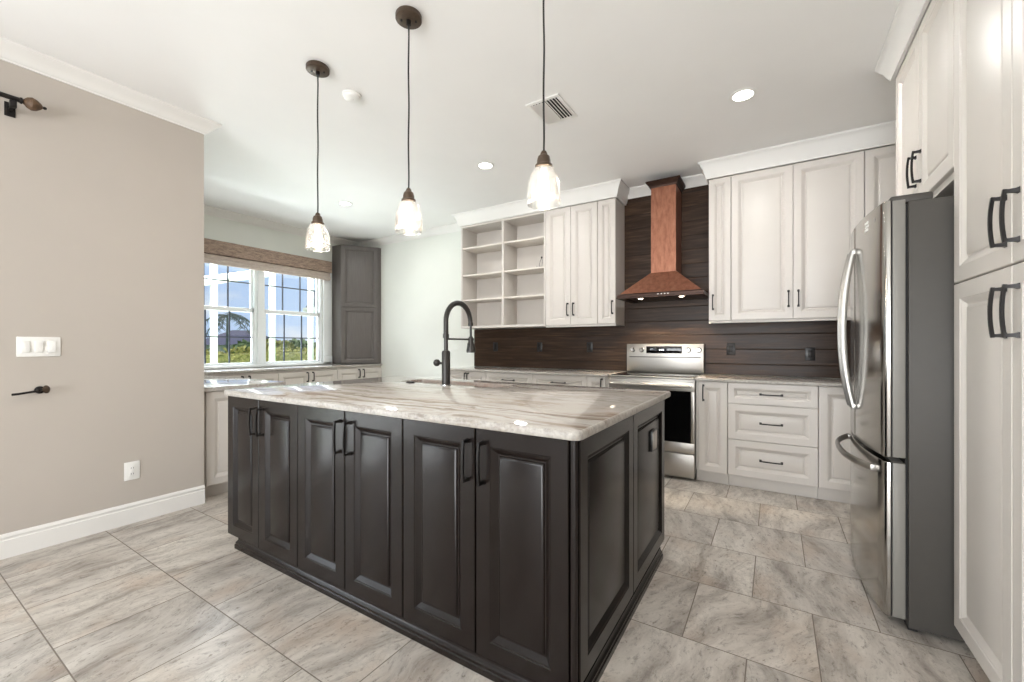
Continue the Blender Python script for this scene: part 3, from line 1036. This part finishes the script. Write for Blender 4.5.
# small wire plate stand on a shelf
r = thing('plate_stand', 'small black wire plate stand on the right bay of the open shelves', 'plate stand', (-2.33, 4.36, UB + .693))
m = MB()
for sx in (-.02, .02):
    m.tube([(sx, -.05, .018), (sx, -.05, .004), (sx, .06, .004)], .0028, 6)
    m.tube([(sx, -.005, .004), (sx * .8, .02, .075), (0, .03, .125)], .0028, 6)
m.tube([(-.02, -.012, .004), (.02, -.012, .004)], .0028, 6)
m.lathe([(0, -.012), (.010, -.006), (.012, 0), (.008, .008), (0, .012)], (0, .03, .128), 12)
m.build('wire_frame', 'wire_dark', r)

# ------------------------------------------------------------------ hood
r = thing('range_hood', 'copper chimney range hood with dark rim on the planked wall above the range', 'range hood', (-.93, YB - .02, 1.655))
yb = 0
m = MB().frustum((-.118, .118, -.285, yb), (-.118, .118, -.285, yb), .262, 1.165)
m.build('chimney', 'copper', r)
m = MB().frustum((-.375, .375, -.485, yb), (-.122, .122, -.289, yb), .048, .265)
m.build('canopy', 'copper', r)
m = MB()
m.sweep([(-.395, yb), (-.395, -.505), (.395, -.505), (.395, yb)], [(0, .0), (.006, .002), (.006, .014), (0, .018), (0, .036), (-.016, .048), (-.07, .052), (-.07, .0)], side=-1)
m.box(-.33, .33, -.44, yb, .006, .05)
m.build('rim', 'copper_dark', r, label='dark bronze lower rim')
m = MB()
m.sweep([(-.118, yb), (-.118, -.285), (.118, -.285), (.118, yb)], [(0, 1.11), (.010, 1.112), (.014, 1.125), (.036, 1.152), (.044, 1.158), (.044, 1.172), (0, 1.172)], side=-1)
m.frustum((-.118, .118, -.285, yb), (-.118, .118, -.285, yb), 1.1655, 1.172)
m.build('crown_cap', 'copper_dark', r, label='dark moulded cap at the chimney top')
for sx in (-.19, .19):
    m = MB().lathe([(0, 0), (.018, 0), (.022, .003), (.022, .008), (0, .008)], (sx, -.40, -.0015), 18)
    m.build('lamp', 'hood_glow', r)
    light('hood_lamp', 'SPOT', (-.925 + sx, YB - .42, 1.645), (math.radians(14), 0, 0), 22, (1, .82, .58), radius=.03).data.spot_size = math.radians(92)
m = MB()
for i in range(4):
    m.lathe([(0, 0), (.006, 0), (.006, .004), (0, .004)], (.10 + .03 * i - .1, -.5095, .027), 10, 'Y')
m.build('control_buttons', 'steel', r)

# ------------------------------------------------------------------ range
r = thing('range', 'stainless steel freestanding electric range with black glass oven door under the copper hood', 'range', (-.976, 3.985, 0))
w2 = .385
m = MB()
m.box(-w2, w2, .0, .60, .06, .895, .004)
m.box(-w2 + .02, w2 - .02, .04, .58, 0, .06)
m.build('body', 'steel_edge', r)
m = MB().box(-w2, w2, -.03, .56, .8955, .912, .006)
m.build('cooktop', 'steel', r)
MB().box(-w2 + .012, w2 - .012, -.005, .545, .9118, .9155, .0015).build('glass_top', 'black_glass', r)
o = MB().box(-w2, w2, .545, .60, .9125, 1.212, .008).build('back_guard', 'steel', r)
m = MB().box(-.175, .18, .5415, .5455, 1.113, 1.186, .001)
dsp = m.build('control_display', 'black_glass', o)
m = MB()
segs = []
for k, dx in enumerate((-.018, 0, .018)):
    m.box(-.02 + dx - .005, -.02 + dx + .005, .5402, .5413, 1.143, 1.157)
m.build('clock_digits', 'display_glow', dsp)
MB().box(-w2 + .03, w2 - .03, .5425, .5455, 1.07, 1.078).build('seam', 'dark_gap', o)
for x in (-.319, -.224, .24, .339):
    m = MB()
    m.lathe([(0, 0), (.026, 0), (.026, -.006), (.021, -.010), (.0195, -.030), (.016, -.034), (0, -.034)], (x, .545, 1.148), 20, Vector((0, 1, 0)))
    k = m.build('knob', 'chrome', o)
    MB().box(x - .003, x + .003, .507, .512, 1.132, 1.164, .001).build('grip', 'steel_edge', k)
d_ = MB()
wx0, wx1, wz0, wz1 = -w2 + .03, w2 - .03, .335, .79
for b in ((-w2, w2, .245, wz0), (-w2, w2, wz1, .872), (-w2, wx0, wz0, wz1), (wx1, w2, wz0, wz1)):
    d_.box(b[0], b[1], -.035, -.001, b[2], b[3], .003)
d_.box(-w2, w2, -.02, -.001, .26, .86)
d_ = d_.build('oven_door', 'steel', r)
MB().box(wx0 - .001, wx1 + .001, -.034, -.019, wz0 - .001, wz1 + .001).build('glass', 'black_glass', d_)
m = MB()
m.tube([(-w2 + .02, -.085, .838), (w2 - .02, -.085, .838)], .014, 14)
for sx in (-w2 + .045, w2 - .045):
    m.tube([(sx, -.035, .838), (sx, -.085, .838)], .011, 10)
m.build('handle', 'steel', d_)
m = MB().box(-w2, w2, -.035, -.001, .03, .236, .006)
dw = m.build('drawer', 'steel', r)

# ------------------------------------------------------------------ backsplash outlets
def outlet(name, label, loc, rot, mat, face, group=None, w=.073, h=.117):
    r = thing(name, label, 'outlet', loc, rot, group)
    MB().box(-w / 2, w / 2, -.006, 0, -h / 2, h / 2, .003).build('cover_plate', mat, r)
    m = MB()
    m.box(-.017, .017, -.0085, -.0055, -.034, .034, .002)
    q = m.build('receptacle', face, r)
    s_ = MB()
    for z in (-.019, .019):
        for x in (-.006, .006):
            s_.box(x - .0012, x + .0012, -.0092, -.0083, z - .005, z + .005)
    s_.build('slots', 'dark_gap', q)
    return r
for x, z, lb in ((-3.124, 1.175, 'dark outlet in the plank backsplash nearest its left end'),
                 (-2.465, 1.175, 'dark outlet in the plank backsplash below the two-door wall cabinet, middle of the left three'),
                 (-1.81, 1.175, 'dark outlet in the plank backsplash closest to the range on its left'),
                 (-.359, 1.16, 'dark outlet in the plank backsplash just right of the range'),
                 (.27, 1.12, 'dark outlet in the plank backsplash closest to the fridge')):
    outlet('wall_outlet', lb, (x, YB - .0185, z), 0, 'black_plastic', 'black_metal', 'outlets in the plank backsplash')

# ------------------------------------------------------------------ fridge
FRX, FRY0, FRY1 = .475, 2.365, 3.272
FW = FRY1 - FRY0
r = thing('refrigerator', 'stainless steel french-door refrigerator with grey sides beside the white pantry', 'refrigerator', (FRX, (FRY0 + FRY1) / 2, 0), -90)
hw = FW / 2
m = MB()
m.box(-hw, hw, .0, XR - .02 - FRX, .018, 1.80, .004)
m.build('body', 'fridge_side', r)
m = MB()
for sx in (-hw + .06, hw - .06):
    for y in (.06, .62):
        m.cyl((sx, y, 0), (sx, y, .0178), .02)
m.build('feet', 'black_plastic', r)
MB().box(-hw + .01, hw - .01, .0, .03, .006, .03).build('toe_grille', 'dark_gap', r)
def fdoor(name, x0, x1, z0, z1, n=14, bulge=.042):
    """curved door slab: outer face bulges along -y over the full fridge width"""
    def yo(x):
        return -.076 - bulge * (1 - (x / hw) ** 2)
    poly = []
    for i in range(n + 1):
        x = x0 + (x1 - x0) * i / n
        poly.append((x, yo(x)))
    poly = [(x0, -.056), (x0, yo(x0) + .010), (x0 + .004, yo(x0) + .003)] + [(x0 + .012 + (x1 - x0 - .024) * i / n, yo(x0 + .012 + (x1 - x0 - .024) * i / n)) for i in range(n + 1)] + [(x1 - .004, yo(x1) + .003), (x1, yo(x1) + .010), (x1, -.056)]
    m = MB().prism(poly, z1 - z0, Matrix.Translation((0, 0, z0)), bev=.003)
    return m.build(name, 'steel_fridge', r), yo
dz0, dz1 = .722, 1.815
dl, yo = fdoor('door', -hw, -.002, dz0, dz1)
dr, _ = fdoor('door', .002, hw, dz0, dz1)
fz, _ = fdoor('freezer_drawer', -hw, hw, .045, .702)
for p_, a_, c_, e_, g_ in ((dl, -hw + .002, -.004, dz0 + .002, dz1 - .003), (dr, .004, hw - .002, dz0 + .002, dz1 - .003), (fz, -hw + .002, hw - .002, .047, .70)):
    MB().box(a_ + .004, c_ - .004, -.0555, -.0505, e_, g_).build('seam', 'dark_gap', p_)
    MB().box(a_, c_, -.050, -.0085, e_, g_, .003).build('liner', 'fridge_liner', p_, label='matt grey door side')
m = MB()
m.box(-hw + .012, hw - .012, -.0082, -.0003, .05, 1.79)
m.build('gasket', 'dark_gap', r)
def bow_handle(parent, x, z0, z1):
    m = MB()
    pts = []
    n = 22
    for i in range(n + 1):
        u = -1 + 2 * i / n
        o = .012 + .042 * (1 - abs(u) ** 2.2)
        pts.append((x, yo(x) - o, (z0 + z1) / 2 + u * (z1 - z0) / 2))
    m.tube(pts, .0085, 10, up=(1, 0, 0), rx=.015)
    for z in (z0 + .004, z1 - .004):
        m.box(x - .0085, x + .0085, yo(x) - .02, yo(x) + .001, z - .014, z + .014, .003)
    return m.build('handle', 'steel_edge', parent)
bow_handle(dl, -.05, .88, 1.685)
bow_handle(dr, .05, .88, 1.685)
m = MB()
pts = []
n = 24
for i in range(n + 1):
    u = -1 + 2 * i / n
    x = u * .375
    pts.append((x, yo(x) - (.014 + .05 * (1 - abs(u) ** 3)), .655))
m.tube(pts, .017, 12, up=(0, 0, 1), rx=.011)
for x in (-.37, .37):
    m.box(x - .016, x + .016, yo(x) - .024, yo(x) + .004, .640, .670, .004)
m.build('handle', 'steel_edge', fz)
# hinge covers and display
for sx in (-1, 1):
    m = MB()
    m.box(sx * (hw - .045) - .03, sx * (hw - .045) + .03, -.055, .08, 1.8005, 1.835, .008)
    m.build('hinge_cover', 'fridge_side', r)
MB().box(-hw + .09, hw - .09, .01, .30, 1.8003, 1.822, .004).build('top_cover', 'fridge_side', r)
m = MB()
def on_door(x, z, w, h, mb, th=.0012):
    a = math.atan2(yo(x + .01) - yo(x - .01), .02)
    mb.box(-w / 2, w / 2, -th, .0005, -h / 2, h / 2, mat=Matrix.Translation((x, yo(x), z)) @ Matrix.Rotation(a, 4, 'Z'))
for k in range(3):
    on_door(.245 + .005 * (k % 2), 1.775 - .017 * k, .046, .011, m)
m.build('display_marks', 'white_plastic', dr, label='small pale display marks')
m = MB()
on_door(.35, 1.765, .012, .014, m)
m.build('badge', 'chrome', dr)

# ------------------------------------------------------------------ pantry and over-fridge cabinet (face -x)
PD = XR - .003 - (XP + .02)
PY0, PY1 = 1.37, 2.33
w = PY1 - PY0
def side_cab(name, label, y_far, w, z0, z1, fronts, kick=0):
    return cabinet(name, label, 'cabinet', (XP + .02, y_far, z0), -90, w, PD, 0, z1 - z0, 'cabinet_white', fronts, kick=kick, kick_in=.06)
seam = 1.44
ho = dict(fr=.062)
side_cab('pantry_cabinet', 'tall white four-door pantry cabinet at the right edge, in front of the fridge', PY1, w, 0, 2.76, [
    ('door', G, w / 2 - G, .095, seam - .003, dict(hnd=('v', w / 2 - .04, 1.205, .155), fr=.062)),
    ('door', w / 2 + G, w - G, .095, seam - .003, dict(hnd=('v', .04, 1.205, .155), fr=.062)),
    ('door', G, w / 2 - G, seam + .003, 2.755, dict(hnd=('v', w / 2 - .04, .135, .155), fr=.062)),
    ('door', w / 2 + G, w - G, seam + .003, 2.755, dict(hnd=('v', .04, .135, .155), fr=.062))], kick=.09)
w = 3.285 - 2.332
side_cab('over_fridge_cabinet', 'white two-door cabinet mounted above the refrigerator', 3.285, w, 1.875, 2.76, [
    ('door', .02, w / 2 - G, .03, .882, dict(hnd=('v', w / 2 - .06, .16, .155), fr=.062)),
    ('door', w / 2 + G, w - G, .03, .882, dict(hnd=('v', .04, .16, .155), fr=.062))])
MB().box(XP + .02, XR - .003, 3.2865, 3.304, 0, 2.76).build('end_panel', 'cabinet_white', label='white full-height end panel on the far side of the fridge', cat='panel')

# ------------------------------------------------------------------ window nook
NCX = -3.70
# near counter on the nook side of the left wall
r = thing('nook_cabinet', 'white base cabinet whose panelled end shows behind the free end of the left wall', 'cabinet', (-3.745, 1.471, 0), 90)
MB().box(.001, .585, .0005, 1.25, .1, .838).build('body', 'cabinet_white', r)
MB().box(.001, .54, .05, 1.25, 0, .0995).build('toe_kick', 'cabinet_white', r)
front(r, 'end_panel', .03, .58, .104, .836, 'cabinet_white')
f = front(r, 'door', 0, .58, 0, .732, 'cabinet_white', hnd=('v', .05, .58, .128))
f.rotation_euler = (0, 0, PI / 2); f.location = (.5865, .03, .104)
f = front(r, 'door', 0, .58, 0, .732, 'cabinet_white', hnd=('v', .53, .58, .128))
f.rotation_euler = (0, 0, PI / 2); f.location = (.5865, .614, .104)
slab('countertop', [(-5.328, 1.47), (NCX, 1.47), (NCX, 2.11), (-5.328, 2.11)], .84, .873, 'glossy pale granite countertop along the back of the left wall in the window nook')
# window-side run
FX_ = -5.36
def nook(y0, y1, label, fronts):
    cabinet('base_cabinet', label, 'cabinet', (FX_, y0, 0), 90, y1 - y0, FX_ - XW - .003, 0, .869, 'cabinet_white', fronts, kick=.1, group='white base cabinets under the nook window')
seg_ = [(1.472, 2.165), (2.1655, 2.95), (2.9505, 3.80), (3.8005, 4.605)]
nl = ['white base cabinet in the inner corner of the window nook', 'white two-door base cabinet under the left half of the nook window', 'white two-door base cabinet under the right half of the nook window', 'white two-door base cabinet below the grey corner cabinet']
for i, (a, b_) in enumerate(seg_):
    w = b_ - a
    if i == 0:
        fr_ = []
    else:
        fr_ = [('door', G, w / 2 - G, FZ0, .84, dict(hnd=('v', w / 2 - .04, .665, .128))), ('door', w / 2 + G, w - G, FZ0, .84, dict(hnd=('v', .04, .665, .128)))]
    nook(a, b_, nl[i], fr_)
slab('countertop', [(XW + .003, 1.47), (-5.33, 1.47), (-5.33, YB - .003), (XW + .003, YB - .003)], .8705, .9015, 'grey granite countertop under the nook window')
# grey diagonal corner cabinet standing on the counter
bx, by = XW + .003, YB - .003
r = thing('corner_cabinet', 'tall grey diagonal corner cabinet standing on the counter right of the window', 'cabinet', (bx, by, .903))
hz = 2.755 - .903
poly = [(0, 0), (0, -.50), (.217, -.50), (.547, -.06), (.547, 0)]
MB().prism(poly, hz, bev=.002).build('body', 'grey_cabinet', r)
L_ = math.hypot(.33, .44)
DA = math.atan2(.44, .33)
for z0, z1 in ((.01, .885), (.89, hz - .01)):
    f = front(r, 'door', 0, L_ - .012, 0, z1 - z0, 'grey_cabinet', fr=.055)
    f.rotation_euler = (0, 0, DA)
    f.location = (.217 + .006 * math.cos(DA) + .0006 * math.sin(DA), -.50 + .006 * math.sin(DA) - .0006 * math.cos(DA), z0)

# ------------------------------------------------------------------ left wall fittings (face +x => rot 90)
r = thing('light_switch', 'white three-gang rocker switch plate on the left wall', 'switch', (XL, .622, 1.19), 90)
MB().box(-.088, .088, -.007, 0, -.058, .058, .003).build('cover_plate', 'white_plastic', r)
for k, x in enumerate((-.052, 0, .052)):
    q = MB()
    q.box(-.017, .017, -.004, .004, -.034, .034, .002, mat=Matrix.Translation((x, -.0085, 0)) @ Matrix.Rotation(math.radians(5 if k == 1 else -4), 4, 'X'))
    q.build('rocker', 'white_plastic', r)
outlet('wall_outlet', 'white duplex outlet low on the left wall above the baseboard', (XL, 1.045, .352), 90, 'white_plastic', 'white_plastic', w=.082, h=.122)
# curtain holdback
r = thing('curtain_holdback', 'dark metal curtain holdback arm on the left wall below the switch', 'curtain holdback', (XL, .645, .935), 90)
m = MB()
m.lathe([(0, 0), (.022, 0), (.022, -.006), (.012, -.010), (.009, -.03), (0, -.03)], (-.02, 0, 0), 16, Vector((0, 1, 0)))
m.tube([(-.02, -.03, 0), (-.03, -.05, -.002), (-.11, -.062, -.012), (-.135, -.055, -.014)], .0065, 8)
m.build('arm', 'black_metal', r)
m = MB().lathe([(0, 0), (.018, .002), (.024, .008), (.018, .014), (0, .017)], (-.008, -.05, .004), 16, Vector((.6, -.7, .1)).normalized())
m.build('knob', 'bronze', r)
# curtain rod
r = thing('curtain_rod', 'dark curtain rod end with an oval amber finial high on the left wall', 'curtain rod', (XL, .48, 2.50), 90)
m = MB()
m.tube([(-3.2, -.085, .075), (.055, -.085, .075)], .0135, 12)
m.tube([(-3.2, -.085, .075), (-.1, -.085, .075)], .016, 12)
m.lathe([(0, 0), (.016, 0), (.018, .008), (.010, .014), (0, .016)], (.055, -.085, .075), 14, 'X')
m.build('rod', 'black_metal', r)
m = MB().lathe([(0, 0), (.012, .002), (.028, .016), (.036, .034), (.031, .052), (.017, .070), (.007, .077), (0, .078)], (.066, -.085, .075), 18, 'X')
m.build('finial', 'finial_amber', r)
m = MB().lathe([(0, 0), (.007, .002), (.009, .008), (.006, .016), (0, .018)], (.142, -.085, .075), 12, 'X')
m.build('finial_tip', 'black_metal', r)
m = MB()
m.box(.018, .044, -.1, -.07, .022, .062, .003)
m.box(.023, .039, -.09, -.0, .026, .040, .003)
m.box(.010, .052, -.006, 0, -.005, .075, .003)
m.build('bracket', 'black_metal', r)

# ------------------------------------------------------------------ outside the window
struct('ground', MB().box(-80, XW - .2, -40, 60, -.3, -.15), 'lawn')
def post(x, y, label):
    m = MB()
    m.box(x - .05, x + .05, y - .05, y + .05, -.15, 3.3, .008)
    m.build('porch_post', 'stucco_white', label=label, cat='post', group='white porch posts outside the window')
post(-9.5, 3.96, 'white porch post outside the left half of the window')
post(-9.5, 5.11, 'white porch post outside the left edge of the right window')
post(-9.5, 6.03, 'white porch post outside the right edge of the right window')
m = MB()
A_, B_ = Vector((-9.5, 2.5, 2.1)), Vector((-9.5, 5.1, 2.82))
m.tube([A_, B_], .09, 4, roll=.5)
m.build('porch_beam', 'stucco_white', label='white sloping porch beam seen through the left window', cat='beam')
# hedge
def leaf_blob(m, c, rad, n, size, seed, squash=(1, 1, 1), shell=.75):
    rr = random.Random(seed)
    b = m.bm
    for _ in range(n):
        while True:
            p = Vector((rr.uniform(-1, 1), rr.uniform(-1, 1), rr.uniform(-1, 1)))
            if 1e-3 < p.length <= 1:
                break
        p = p.normalized() * (shell + (1 - shell) * rr.random()) if rr.random() < .8 else p
        p = Vector((p.x * rad * squash[0], p.y * rad * squash[1], p.z * rad * squash[2])) + Vector(c)
        d = Vector((rr.uniform(-1, 1), rr.uniform(-1, 1), rr.uniform(-.6, 1))).normalized()
        e = d.orthogonal().normalized()
        s_ = size * rr.uniform(.6, 1.3)
        v = [b.verts.new(p + d * s_), b.verts.new(p + e * s_ * .5), b.verts.new(p - d * s_), b.verts.new(p - e * s_ * .5)]
        b.faces.new(v)
m = MB()
rr = random.Random(3)
for i in range(46):
    y = 2.5 + i * .3
    leaf_blob(m, (-14 + rr.uniform(-.1, .1), y, .55 + rr.uniform(-.04, .04)), .6, 150, .075, i, (.8, .55, 1.0), .82)
m.box(-14.3, -13.7, 2.3, 16.2, -.15, .95, .15)
h_ = m.build('hedge', 'hedge_leaf', label='clipped yellow-green hedge beyond the porch outside the window', cat='hedge')
def tree(name, label, x, y, h, rad, mat, seed, sq=(1, 1, .9), leaf=.22, n=420):
    r = thing(name, label, 'tree', (x, y, -.15))
    m = MB()
    m.tube([(0, 0, 0), (.05, .03, h * .45), (0, .05, h * .8)], [rad * .09, rad * .07, rad * .03], 8)
    for k in range(4):
        a = k * 1.6
        m.tube([(.03, .02, h * .45), (math.cos(a) * rad * .4, math.sin(a) * rad * .4, h * .75)], [rad * .04, rad * .02], 6)
    m.build('trunk', 'bark', r)
    m = MB()
    rr = random.Random(seed)
    for k in range(6):
        leaf_blob(m, (rr.uniform(-.4, .4) * rad, rr.uniform(-.5, .5) * rad, h - rad * .8 + rr.uniform(-.3, .3) * rad), rad * .7, n // 6, leaf, seed * 10 + k, sq)
    m.build('foliage', mat, r)
    return r
tree('tree', 'round yellow-green tree beyond the hedge, seen in the middle of the right window', -20, 10.9, 1.5, .85, 'tree_yellow', 5)
tree('tree', 'dark green tree beyond the hedge, at the right edge of the right window', -24, 14.9, 1.75, 1.1, 'tree_leaf', 6, n=500)
tree('tree', 'distant green tree left of the grey-roofed house, at the left edge of the window', -26, 9.4, 1.6, 1.0, 'tree_leaf', 8, n=500)
tree('tree', 'distant green tree right of the grey-roofed house, beside the window mullion', -27, 13.2, 1.7, 1.0, 'tree_leaf', 9, n=500)
# palm-like tree
r = thing('palm_tree', 'dark spreading palm tree behind the hedge in the left window', 'tree', (-20, 8.75, -.15))
MB().tube([(0, 0, 0), (.1, .05, 1.2), (.05, .1, 2.6)], [.08, .06, .05], 8).build('trunk', 'palm_leaf', r)
m = MB()
rr = random.Random(11)
for k in range(13):
    a = k * 2 * PI / 13 + rr.uniform(-.2, .2)
    el = rr.uniform(-.1, .7)
    Lf = rr.uniform(.9, 1.25)
    pts = []
    for i in range(7):
        u = i / 6
        pts.append(Vector((.05 + math.cos(a) * Lf * u, .1 + math.sin(a) * Lf * u, 2.6 + el * u * 1.0 - 1.1 * u * u * .8)))
    m.tube(pts, .018, 5)
    for i in range(1, 7):
        p = pts[i]
        d = (pts[i] - pts[i - 1]).normalized()
        sd = d.cross(Vector((0, 0, 1))).normalized()
        for sg in (-1, 1):
            for q in (0, .5):
                p2 = p - d * .17 * q
                tip = p2 + sd * sg * .26 + d * .14 - Vector((0, 0, .12))
                v = [m.bm.verts.new(p2 - d * .03), m.bm.verts.new(p2 + d * .03), m.bm.verts.new(tip)]
                m.bm.faces.new(v)
m.build('fronds', 'palm_leaf', r)
# neighbouring house
r = thing('house', 'small distant house with grey shingle roof seen through the left window', 'house', (-34, 16.0, -.15))
MB().box(-2, 2, -2.2, 2.2, 0, 1.35).build('walls', 'stucco_white', r)
m = MB()
m.frustum((-2.4, 2.4, -2.6, 2.6), (-.1, .1, -.6, .6), 1.35, 2.45)
m.build('roof', 'shingle', r)
m = MB()
m.box(1.99, 2.03, -1.2, -.3, .5, 1.1); m.box(1.99, 2.03, .5, 1.4, .5, 1.1)
m.build('windows', 'black_glass', r)
# low roof wing of this house at the upper right of the window
r = thing('roof_wing', 'grey shingled roof corner with white eave seen at the top of the right window', 'roof', (-12.0, 8.2, 2.25))
m = MB()
m.prism([(0, 0), (.9, 0), (.9, 1.6)], 2.0, Matrix.Translation((-.5, -.45, .12)) @ Matrix.Rotation(PI / 2, 4, 'Z') @ Matrix.Rotation(PI / 2, 4, 'X'))
m.build('shingles', 'shingle', r)
MB().box(-.55, 1.6, -.5, .55, 0, .118, .01).build('eave', 'stucco_white', r)
MB().box(.6, .72, .3, .42, -2.4, -.001).build('post', 'stucco_white', r)
